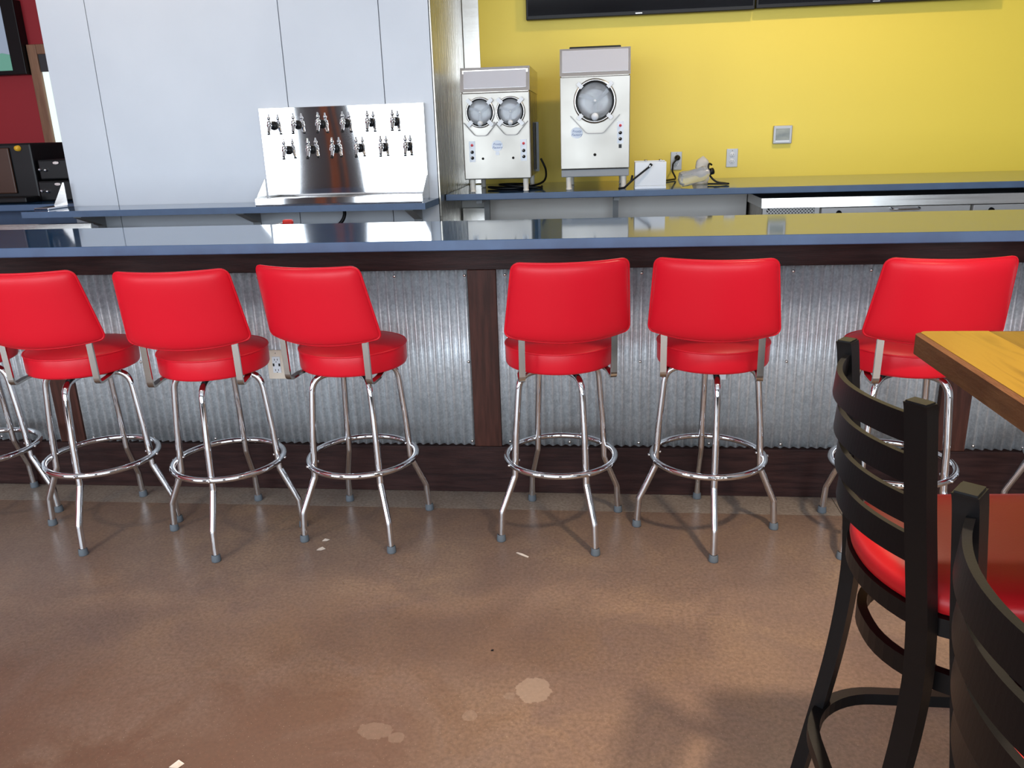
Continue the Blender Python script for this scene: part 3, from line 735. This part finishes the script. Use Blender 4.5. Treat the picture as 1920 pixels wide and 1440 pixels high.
m2 = thing('frozen_drink_machine', 'shorter stainless frozen drink machine with two round windows', 'machine', (-.57, MY + .3, BACK_Z))
x0, x1 = -.752, -.379; MY2 = 4.57
MB().box(x0 + .004, x1 - .004, MY2 + .02, MY2 + .58, 1.185, 1.755, bev=.004).build('body', 'steel_side', m2)
MB().box(x0, x1, MY2, MY2 + .022, 1.180, 1.636, bev=.006).build('front_panel', 'steel_front', m2)
hp = MB().prism([(MY2 - .004, 1.640), (MY2 + .028, 1.764), (MY2 + .58, 1.764), (MY2 + .58, 1.640)], 'x', x0 - .003, x1 + .001).build('hopper_cover', 'steel', m2)
def hp2(x, q, off): return (x, MY2 - .004 + .032 * q - off, 1.640 + .124 * q + off * .25)
a, b, c, d = x0 + .016, x1 - .018, .14, .93
MB().add([hp2(a, c, .0005), hp2(b, c, .0005), hp2(b, d, .0005), hp2(a, d, .0005), hp2(a, c, .003), hp2(b, c, .003), hp2(b, d, .003), hp2(a, d, .003)],
         [(0, 1, 5, 4), (1, 2, 6, 5), (2, 3, 7, 6), (3, 0, 4, 7), (4, 5, 6, 7)]).build('hopper_panel', 'hopper_panel', hp)
for x in (-.650, -.484):
    chamber(m2, x, MY2, 1.533, .070); drip_guard(m2, x, MY2, 1.533, .070, .120)
oval(MB(), -.563, MY2 - .0005, 1.358, .031, .029).build('badge', 'badge_white', m2)
text_mesh('badge_text', 'Frosty', .018, (-.563, MY2 - .0026, 1.366), 'badge_blue', m2, shear=.3)
text_mesh('badge_text', 'Factory', .018, (-.563, MY2 - .0026, 1.349), 'badge_blue', m2, shear=.3)
MB().box(-.573, -.553, MY2 - .002, MY2 - .0003, 1.309, 1.327).build('badge_plate', 'badge_white', m2)
dial_panel(m2, -.703, MY2, 1.275, 1.385); dial_panel(m2, -.418, MY2, 1.275, 1.388)
for x in (-.645, -.477): MB().lathe([(0, .012), (.005, .011), (.007, 0)], 12, at_m(x, MY2, 1.292)).build('drain_knob', 'black_plastic', m2)
# side vent with its open black slot and guard
MB().box(x1 - .003, x1 + .004, MY2 + .26, MY2 + .36, 1.215, 1.475).build('side_vent', 'black_plastic', m2)
MB().box(x1 - .003, x1 + .018, MY2 + .37, MY2 + .376, 1.20, 1.48, bev=.001).build('vent_guard', 'bracket_grey', m2)
for k in range(14): MB().box(x0 - .001, x0 + .006, MY2 + .08, MY2 + .24, 1.20 + k * .016, 1.207 + k * .016).build('louvre', 'satin_chrome', m2)
machine_legs(m2, (-.712, -.413), (MY2 + .03, MY2 + .46))

def cable(name, pts, r, label, seg=8, mat='black_plastic', cat='cable'):
    P = [Vector(p) for p in pts]; out = []
    for i in range(len(P) - 1):
        p0, p1, p2, p3 = P[max(i - 1, 0)], P[i], P[i + 1], P[min(i + 2, len(P) - 1)]
        for k in range(7):
            u = k / 7; out.append(.5 * ((2 * p1) + (p2 - p0) * u + (2 * p0 - 5 * p1 + 4 * p2 - p3) * u * u + (3 * p1 - p0 - 3 * p2 + p3) * u ** 3))
    out.append(P[-1])
    b = Vector(out[len(out) // 2])
    return tag(MB().tube(out, r, seg).build(name, mat, loc=tuple(b)), label, cat)
zc = BACK_Z + .0078
cable('coiled_cable', [(-.36, 5.06, 1.27), (-.33, 5.05, 1.20), (-.34, 5.0, 1.14), (-.42, 4.92, zc), (-.55, 4.85, zc), (-.66, 4.88, zc + .004), (-.60, 4.80, zc), (-.48, 4.79, zc), (-.42, 4.86, zc + .014), (-.50, 4.95, zc + .014), (-.60, 4.93, zc + .014), (-.54, 4.82, zc + .014), (-.36, 4.80, zc), (-.345, 4.9, zc)], .0065, 'black power cord coiled under the two-window drink machine')

# ------------------------------------------------------------------ white box, wand, wrapped things on the back counter
wbx = thing('white_box', 'white plastic box with open top on the back worktop', 'box', (.27, 4.62, BACK_Z))
bx0, bx1, by0, by1, bz0, bz1 = .187, .354, 4.555, 4.68, BACK_Z + .0005, 1.250
MB().box(bx0, bx1, by0, by0 + .006, bz0 + .016, bz1, bev=.002).build('front_wall', 'white_plastic', wbx)
MB().box(bx0, bx1, by1 - .006, by1, bz0 + .016, bz1 + .004, bev=.002).build('rear_wall', 'white_plastic', wbx)
MB().box(bx0, bx0 + .006, by0 + .006, by1 - .006, bz0 + .016, bz1, bev=.001).build('side_wall', 'white_plastic', wbx)
MB().box(bx1 - .006, bx1, by0 + .006, by1 - .006, bz0 + .016, bz1, bev=.001).build('side_wall', 'white_plastic', wbx)
MB().box(bx0 - .001, bx1 + .001, by0 - .002, by1 + .001, bz0, bz0 + .0155, bev=.002).build('base', 'label_white', wbx)
for x in (.25, .33): MB().lathe([(0, .006), (.008, .005), (.01, 0)], 10, Matrix.Translation((x, by1 - .003, bz1 + .004))).build('clip', 'satin_chrome', wbx)
wd = thing('black_wand', 'short black rod with a chrome collar leaning across the white box', 'rod', (.165, 4.52, BACK_Z))
MB().tube([(.165, 4.515, BACK_Z + .046), (.262, 4.540, 1.226)], .0052, 10).build('shaft', 'black_plastic', wd)
MB().tube([(.262, 4.540, 1.226), (.267, 4.541, 1.232)], .0075, 10).build('collar', 'chrome', wd)
MB().tube([(.267, 4.541, 1.232), (.2735, 4.543, 1.240)], .0085, 10).build('tip', 'black_plastic', wd)
MB().tube([(.10, 4.55, BACK_Z + .007), (.13, 4.53, BACK_Z + .012), (.165, 4.515, BACK_Z + .046), (.172, 4.53, BACK_Z + .075)], .006, 10).build('cord_end', 'black_plastic', wd)

cb_ = thing('wrapped_bottle', 'clear plastic bottle in a wrinkled wrap lying on the back worktop', 'bottle', (.50, 4.63, BACK_Z))
ax = Matrix.Translation((.430, 4.60, BACK_Z + .040)) @ Matrix.Rotation(math.radians(18), 4, 'Z') @ Matrix.Rotation(math.radians(78), 4, 'Y')
pr_ = [(0, 0), (.026, .002), (.034, .012), (.036, .04), (.033, .08), (.037, .12), (.030, .15), (.016, .165), (.014, .185), (0, .186)]
MB().lathe(pr_, 24, ax).build('bottle', 'clear_plastic', cb_)
MB().lathe([(0, .178), (.018, .178), (.018, .20), (0, .201)], 16, ax).build('cap', 'black_plastic', cb_)
wr = MB(); vs, fs = [], []; S1, S2 = 20, 10; rnd = random.Random(3)
for j in range(S2 + 1):
    for i in range(S1):
        a = 2 * PI * i / S1; q = j / S2; r = .0385 + .006 * math.sin(5 * a + q * 4) * rnd.random(); zz = .01 + q * .15
        vs.append(tuple(ax @ Vector((r * math.cos(a), r * math.sin(a), zz))))
for j in range(S2):
    for i in range(S1): fs.append((j * S1 + i, j * S1 + (i + 1) % S1, (j + 1) * S1 + (i + 1) % S1, (j + 1) * S1 + i))
wr.add(vs, fs, True).build('wrap', 'clear_plastic', cb_)
vs, fs = [], []; S1, S2 = 24, 14
for j in range(S2 + 1):
    q = j / S2; zz = BACK_Z + .001 + q * .155; rr = .043 - .010 * q if q < .82 else .035 * (1 - (q - .82) / .18) + .002
    for i in range(S1):
        a = 2 * PI * i / S1; k = 1 + .12 * math.sin(3 * a + 5 * q) + .10 * (rnd.random() - .5)
        vs.append((.572 + .012 * q + rr * k * math.cos(a), 4.86 + .8 * rr * k * math.sin(a), zz))
for j in range(S2):
    for i in range(S1): fs.append((j * S1 + i, j * S1 + (i + 1) % S1, (j + 1) * S1 + (i + 1) % S1, (j + 1) * S1 + i))
fs.append(tuple(range(S1))[::-1]); fs.append(tuple(range(S2 * S1, (S2 + 1) * S1)))
tag(MB().add(vs, fs, True).build('plastic_bag', 'milky_plastic', loc=(.572, 4.86, BACK_Z + .001)), 'upright crumpled milky plastic bag behind the wrapped bottle', 'bag')
cable('appliance_cable', [(.63, 4.84, 1.215), (.615, 4.82, 1.222), (.607, 4.80, 1.20), (.615, 4.78, 1.16), (.65, 4.77, zc + .01), (.70, 4.76, zc), (.71, 4.72, zc), (.67, 4.72, zc), (.60, 4.74, zc)], .0055, 'black cable looped beside the milky plastic bag')

# outlets and thermostat on the yellow wall
oa = duplex_outlet('power_outlet', 'grey wall outlet with a black plug and cord on the yellow wall', .480, Y_WALL - .0005, 1.221, .070, .112, 'grey_plate')
duplex_outlet('power_outlet', 'grey wall outlet with empty sockets on the yellow wall', .827, Y_WALL - .0005, 1.230, .070, .112, 'grey_plate')
pl = thing('power_plug', 'black plug in the yellow wall outlet with its cord hanging down', 'plug', (.484, Y_WALL - .02, 1.23))
MB().lathe([(0, .034), (.010, .032), (.017, .018), (.018, 0)], 16, at_m(.486, Y_WALL - .0105, 1.240)).build('plug_body', 'black_plastic', pl)
cpts = fillet([(.486, Y_WALL - .044, 1.240), (.455, Y_WALL - .06, 1.205), (.452, Y_WALL - .07, 1.16), (.475, Y_WALL - .10, BACK_Z + .007), (.36, Y_WALL - .30, BACK_Z + .007), (.30, Y_WALL - .45, BACK_Z + .007)], .03, 6)
MB().tube(cpts, .0055, 8).build('cord', 'black_plastic', pl)
th = thing('thermostat', 'square grey wall control with a small glossy display on the yellow wall', 'thermostat', (1.123, Y_WALL, 1.362))
MB().box(1.069, 1.182, Y_WALL - .026, Y_WALL - .0005, 1.307, 1.416, bev=.005).build('case', 'grey_plate', th)
MB().box(1.083, 1.166, Y_WALL - .029, Y_WALL - .0255, 1.330, 1.398, bev=.001).build('display', 'display', th)
MB().box(1.083, 1.166, Y_WALL - .0285, Y_WALL - .0255, 1.318, 1.327).build('button_strip', 'white_plastic', th)

# televisions above
def tv(x0, x1, z0, z1, label):
    t = thing('television', label, 'television', ((x0 + x1) / 2, Y_WALL, z0))
    MB().box(x0, x1, Y_WALL - .075, Y_WALL - .03, z0, z1, bev=.004).build('housing', 'black_plastic', t)
    MB().box(x0 + .012, x1 - .012, Y_WALL - .0775, Y_WALL - .0745, z0 + .022, z1 - .012).build('screen', 'black_screen', t)
    MB().box((x0 + x1) / 2 - .02, (x0 + x1) / 2 + .02, Y_WALL - .0785, Y_WALL - .075, z0 + .007, z0 + .013).build('maker_plate', 'satin_chrome', t)
    MB().box((x0 + x1) / 2 - .2, (x0 + x1) / 2 + .2, Y_WALL - .031, Y_WALL - .0005, z0 + .2, z1 - .2).build('wall_mount', 'black_metal', t)
tv(-.452, .906, 2.076, 2.85, 'black television on the yellow wall, above the drink machines')
tv(.913, 2.272, 2.080, 2.86, 'black television on the yellow wall, above the thermostat side')

# ------------------------------------------------------------------ beer wall: shelf, brackets, tap panel
sf = MB().prism([(-3.065, 4.06), (-.876, 4.06), (-.868, COOL_Y - .001), (-3.065, COOL_Y - .001)], 'z', 1.068, 1.100).build('tap_shelf', 'slate', loc=(-1.95, 4.2, 1.068))
tag(sf, 'dark blue-grey stone shelf below the beer taps', 'shelf')
for i, x in enumerate((-2.82, -1.90, -.985)):
    b = MB().box(x - .022, x + .022, COOL_Y - .012, COOL_Y - .001, .93, 1.067).prism([(COOL_Y - .012, 1.067), (COOL_Y - .22, 1.067), (COOL_Y - .22, 1.055), (COOL_Y - .012, .99)], 'x', x - .022, x + .022)
    tag(b.build('shelf_bracket', 'bracket_grey', loc=(x, COOL_Y - .01, 1.0)), ('leftmost', 'middle', 'rightmost')[i] + ' of three grey brackets under the stone tap shelf', 'bracket', 'brackets under the tap shelf')
tt = thing('tap_tower', 'polished stainless beer tap panel with twelve faucets and drip tray', 'beer taps', (-1.36, COOL_Y - .05, 1.10))
PX0, PX1, PZ0, PZ1, PY = -1.805, -.915, 1.105, 1.586, 4.345
vs, fs = [], []; nx, nz = 40, 20
for j in range(nz + 1):
    for i in range(nx + 1):
        x = PX0 + (PX1 - PX0) * i / nx; z = PZ0 + (PZ1 - PZ0) * j / nz
        u = (x - PX0) / (PX1 - PX0); v = (z - PZ0) / (PZ1 - PZ0)
        vs.append((x, PY - .0035 * math.sin(PI * u) * (1 - .3 * v) + .0012 * math.sin(5 * u + 2.2 * v) + .004 * (v - .5) * (u - .5), z))
for j in range(nz):
    for i in range(nx): a = j * (nx + 1) + i; fs.append((a, a + 1, a + nx + 2, a + nx + 1))
MB().add(vs, fs, True).build('panel', 'steel_mirror', tt, fix=False)
MB().box(PX0, PX1, PY + .006, COOL_Y - .001, PZ0, PZ1, bev=.002).build('panel_box', 'steel', tt)
tr = MB().prism([(PY - .166, 1.1005), (PY - .1630, 1.131), (PY - .156, 1.131), (PY - .160, 1.1005)], 'x', PX0 - .008, PX1).box(PX0 - .008, PX1, PY - .156, PY - .004, 1.1005, 1.104).build('drip_tray', 'steel_mirror', tt)
MB().box(PX0, PX1 - .008, PY - .15, PY - .012, 1.116, 1.120).build('tray_grid', 'steel', tr)
for x in (PX0 - .008, PX1 - .001):
    MB().prism([(PY - .160, 1.128), (PY - .160, 1.104), (PY - .004, 1.104), (PY - .004, 1.225), (PY - .012, 1.225)], 'x', x, x + .002).build('side_wing', 'steel', tt)
def faucet(x, z):
    fl_ = MB().lathe([(0, .012), (.012, .011), (.022, .007), (.0235, 0), (0, 0)], 24, at_m(x, PY - .005, z)).build('faucet', 'black_plastic', tt)
    MB().lathe([(0, .0), (.0085, .0), (.0085, .035), (.013, .037), (.013, .055), (.010, .062), (0, .064)], 16, at_m(x, PY - .014, z)).build('shank', 'chrome', fl_)
    y = PY - .062
    MB().tube([(x, y - .004, z + .002), (x, y - .010, z - .018), (x, y - .020, z - .034)], [.011, .009, .0075], 12).build('spout', 'chrome', fl_)
    MB().lathe([(.0075, -.005), (.0085, .0), (.0085, .004), (0, .004)], 10, Matrix.Translation((x, y - .021, z - .042))).build('spout_end', 'black_plastic', fl_)
    MB().lathe([(0, -.004), (.012, -.002), (.0125, .012), (.009, .016), (.006, .018), (.006, .024), (.009, .026), (.009, .036), (.005, .038), (.004, .052), (0, .053)], 14, Matrix.Translation((x, y, z + .006))).build('lever', 'chrome', fl_)
for k in range(6): faucet(-1.730 + k * .1325, 1.498)
for k in range(6): faucet(-1.663 + k * .1310, 1.371)
cable('beer_hose', [(-1.375, 4.30, 1.066), (-1.37, 4.29, 1.03), (-1.39, 4.28, .99), (-1.46, 4.27, .93), (-1.50, 4.27, .85)], .010, 'dark hose hanging under the stone tap shelf', cat='hose')
# stainless splash wing at the shelf's left end
sw = thing('splash_guard', 'small triangular stainless splash wing at the left end of the tap shelf', 'splash guard', (-3.0, 4.30, 1.10))
MB().prism([(-3.060, 1.1125), (-2.977, 1.1125), (-2.977, 1.235), (-2.985, 1.235)], 'y', 4.330, 4.333).build('wing', 'steel', sw)
MB().box(-3.060, -2.977, 4.16, 4.33, 1.1005, 1.112, bev=.003).build('tray', 'steel_mirror', sw)

# small red clip tag on the bar's working side
rt = thing('red_valve_handle', 'small red handle peeping over the bar counter below the taps', 'valve', (-1.50, 3.72, 0))
MB().tube([(-1.56, 3.72, .995), (-1.53, 3.715, 1.042), (-1.485, 3.715, 1.050)], .005, 8).build('stem', 'satin_chrome', rt)
MB().box(-1.488, -1.440, 3.70, 3.73, 1.038, 1.066, bev=.008).build('handle', 'red_plastic', rt)
MB().tube([(-1.56, 3.72, .0005), (-1.56, 3.72, .995)], .012, 10).build('riser', 'satin_chrome', rt)

# stainless bench behind the bar at far left
sb = thing('steel_bench', 'stainless work bench behind the bar at the left edge', 'bench', (-3.3, 3.9, 0))
MB().box(-3.75, -2.72, 3.80, 4.14, .955, 1.000, bev=.005).build('bench_top', 'steel', sb)
MB().box(-3.75, -2.72, 4.12, 4.14, 1.000, 1.030, bev=.003).build('upstand', 'steel', sb)
for x in (-3.7, -2.77):
    for yy in (3.84, 4.1): MB().tube([(x, yy, .0005), (x, yy, .956)], .02, 12).build('leg', 'satin_chrome', sb)
# counter left of the cooler with dark appliances
lc = MB().box(-6.2, -2.98, 4.50, 5.25, BACK_Z - .036, BACK_Z, bev=.003).box(-6.2, -3.0, 4.75, 5.24, .001, BACK_Z - .036).build('side_countertop', 'slate', loc=(-4.5, 4.9, 0))
tag(lc, 'dark stone counter left of the white cooler block', 'countertop')
d1 = thing('coffee_brewer', 'black brewer with brown front and amber knob at the left edge', 'appliance', (-3.78, 4.8, BACK_Z))
MB().box(-4.0, -3.435, 4.75, 5.1, BACK_Z + .001, 1.455, bev=.012).build('housing', 'black_plastic', d1)
MB().box(-3.98, -3.575, 4.735, 4.749, 1.16, 1.43, bev=.006).build('front_plate', 'brown_plastic', d1)
MB().lathe([(0, .025), (.014, .022), (.018, 0)], 14, at_m(-3.515, 4.749, 1.425)).build('knob', 'amber', d1)
MB().box(-4.0, -3.435, 4.62, 4.75, BACK_Z + .001, BACK_Z + .035, bev=.008).build('drip_base', 'black_plastic', d1)
for i in range(2):
    d2 = thing('black_appliance', ('lower' if i == 0 else 'upper') + ' of two stacked black boxes with shiny knobs beside the white cooler', 'appliance', (-3.25, 4.8, BACK_Z + .001 + i * .125), 'stacked black boxes')
    z0 = BACK_Z + .001 + i * .125
    MB().box(-3.43 + i * .01, -3.06, 4.74 + i * .02, 5.1, z0, z0 + .121, bev=.010).build('housing', 'black_plastic', d2)
    for (x, z, r) in ((-3.405, .062, .010), (-3.368, .058, .010)):
        MB().lathe([(0, .02), (r * .8, .018), (r, 0)], 14, at_m(x, 4.74 + i * .02, z0 + z)).build('knob', 'chrome', d2)
    oval(MB(), -3.295, 4.739 + i * .02, z0 + .100, .020, .008, .006).build('name_plate', 'satin_chrome', d2)
# television and wood-framed window on the red wall
t3 = thing('television', 'television with a green and grey-blue screen in the top left corner on the red wall', 'television', (-5.5, RED_Y, 2.0))
MB().box(-6.3, -4.89, RED_Y - .10, RED_Y - .002, 2.03, 2.62, bev=.006).build('housing', 'black_plastic', t3)
MB().prism([(-6.25, 2.065), (-5.01, 2.065), (-5.01, 2.19), (-5.08, 2.205), (-5.4, 2.14), (-6.25, 2.16)], 'y', RED_Y - .103, RED_Y - .101).build('screen', 'screen_tone_low', t3)
MB().prism([(-6.25, 2.1605), (-5.4, 2.1405), (-5.08, 2.2055), (-5.01, 2.1905), (-5.01, 2.58), (-6.25, 2.58)], 'y', RED_Y - .103, RED_Y - .101).build('screen', 'screen_tone_top', t3)
wn = MB().box(-4.885, -4.80, RED_Y - .05, RED_Y - .001, 1.33, 2.27, bev=.006).box(-4.80, -4.0, RED_Y - .05, RED_Y - .001, 1.33, 1.415, bev=.006).box(-4.80, -4.0, RED_Y - .05, RED_Y - .001, 2.19, 2.27, bev=.006).build('window_1', 'trim_wood')
struct(wn, 'wood-framed window on the red wall')
MB().box(-4.80, -4.0, RED_Y - .02, RED_Y - .004, 1.415, 2.05).build('pane', 'window_glow', wn)
MB().box(-4.80, -4.0, RED_Y - .035, RED_Y - .021, 2.05, 2.19).build('blind', 'frame_dark', wn)

# ------------------------------------------------------------------ floor litter
def scrap(x, y, pts, label, mat='paper'):
    n = len(pts); mb = MB(); vs = [(x + a, y + b, .0006 + h) for a, b, h in pts] + [(x + a, y + b, .0014 + h) for a, b, h in pts]
    mb.add(vs, [tuple(range(n))[::-1], tuple(range(n, 2 * n))] + [(i, (i + 1) % n, n + (i + 1) % n, n + i) for i in range(n)])
    tag(mb.build('paper_scrap', mat, loc=(x, y, 0)), label, 'scrap')
scrap(-1.006, 2.519, [(-.014, -.008, 0), (.004, -.012, .002), (.016, .003, 0), (.002, .012, .003), (-.010, .006, 0)], 'pale paper scrap on the floor right of the outlet stool, nearer one')
scrap(-1.010, 2.585, [(-.012, -.006, 0), (.008, -.008, .002), (.014, .006, 0), (-.006, .010, .002)], 'pale paper scrap on the floor right of the outlet stool, farther one')
scrap(-.269, 2.51, [(-.026, .018, 0), (-.010, .000, .003), (.020, -.014, 0), (.022, -.006, 0), (-.004, .008, .004), (-.020, .022, 0)], 'thin curled paper sliver on the floor in front of the middle stool')
scrap(-1.008, 1.471, [(-.014, -.008, 0), (.010, -.012, .002), (.018, .006, 0), (.000, .014, .003)], 'pale scrap on the floor at the bottom edge')
scrap(-.307, 1.963, [(-.004, -.003, 0), (.004, -.003, 0), (.004, .003, .002), (-.003, .003, 0)], 'tiny dark crumb on the open floor', 'black_plastic')

# ------------------------------------------------------------------ ceiling lamps
def ceiling_lamp(x, y, label, power=150, beam=88):
    t = thing('ceiling_lamp', label, 'lamp', (x, y, Z_CEIL - .12), 'round ceiling lamps')
    MB().lathe([(0, .1195), (.13, .1195), (.14, .10), (.14, .0), (.125, .0), (.125, .02), (0, .02)], 28, Matrix.Translation((x, y, Z_CEIL - .12))).build('housing', 'black_metal', t)
    MB().lathe([(0, .012), (.12, .012), (.12, .018), (0, .018)], 28, Matrix.Translation((x, y, Z_CEIL - .12))).build('lens', 'lamp_lens', t)
    ld = bpy.data.lights.new('lamp_bulb', 'SPOT'); ld.spot_size = math.radians(beam); ld.spot_blend = .55; ld.shadow_soft_size = .10; ld.energy = power * 4; ld.color = (1.0, .78, .55)
    lo = bpy.data.objects.new('lamp_bulb', ld); COL.objects.link(lo); lo.parent = t; lo.location = (0, 0, -.005)
ceiling_lamp(1.12, .62, 'round ceiling lamp over the plank table', 90)
ceiling_lamp(-2.35, .62, 'round ceiling lamp over the open floor at left', 20)
ceiling_lamp(1.12, 3.75, 'added unseen ceiling lamp washing the yellow wall, over the bar aisle at right', 24, 150)  # added lamp, unseen; its wide beam brightens the yellow wall
ceiling_lamp(-2.35, 3.75, 'added unseen ceiling lamp brightening the bar aisle at left', 7, 150)  # added lamp, unseen; weak wide fill for the left aisle
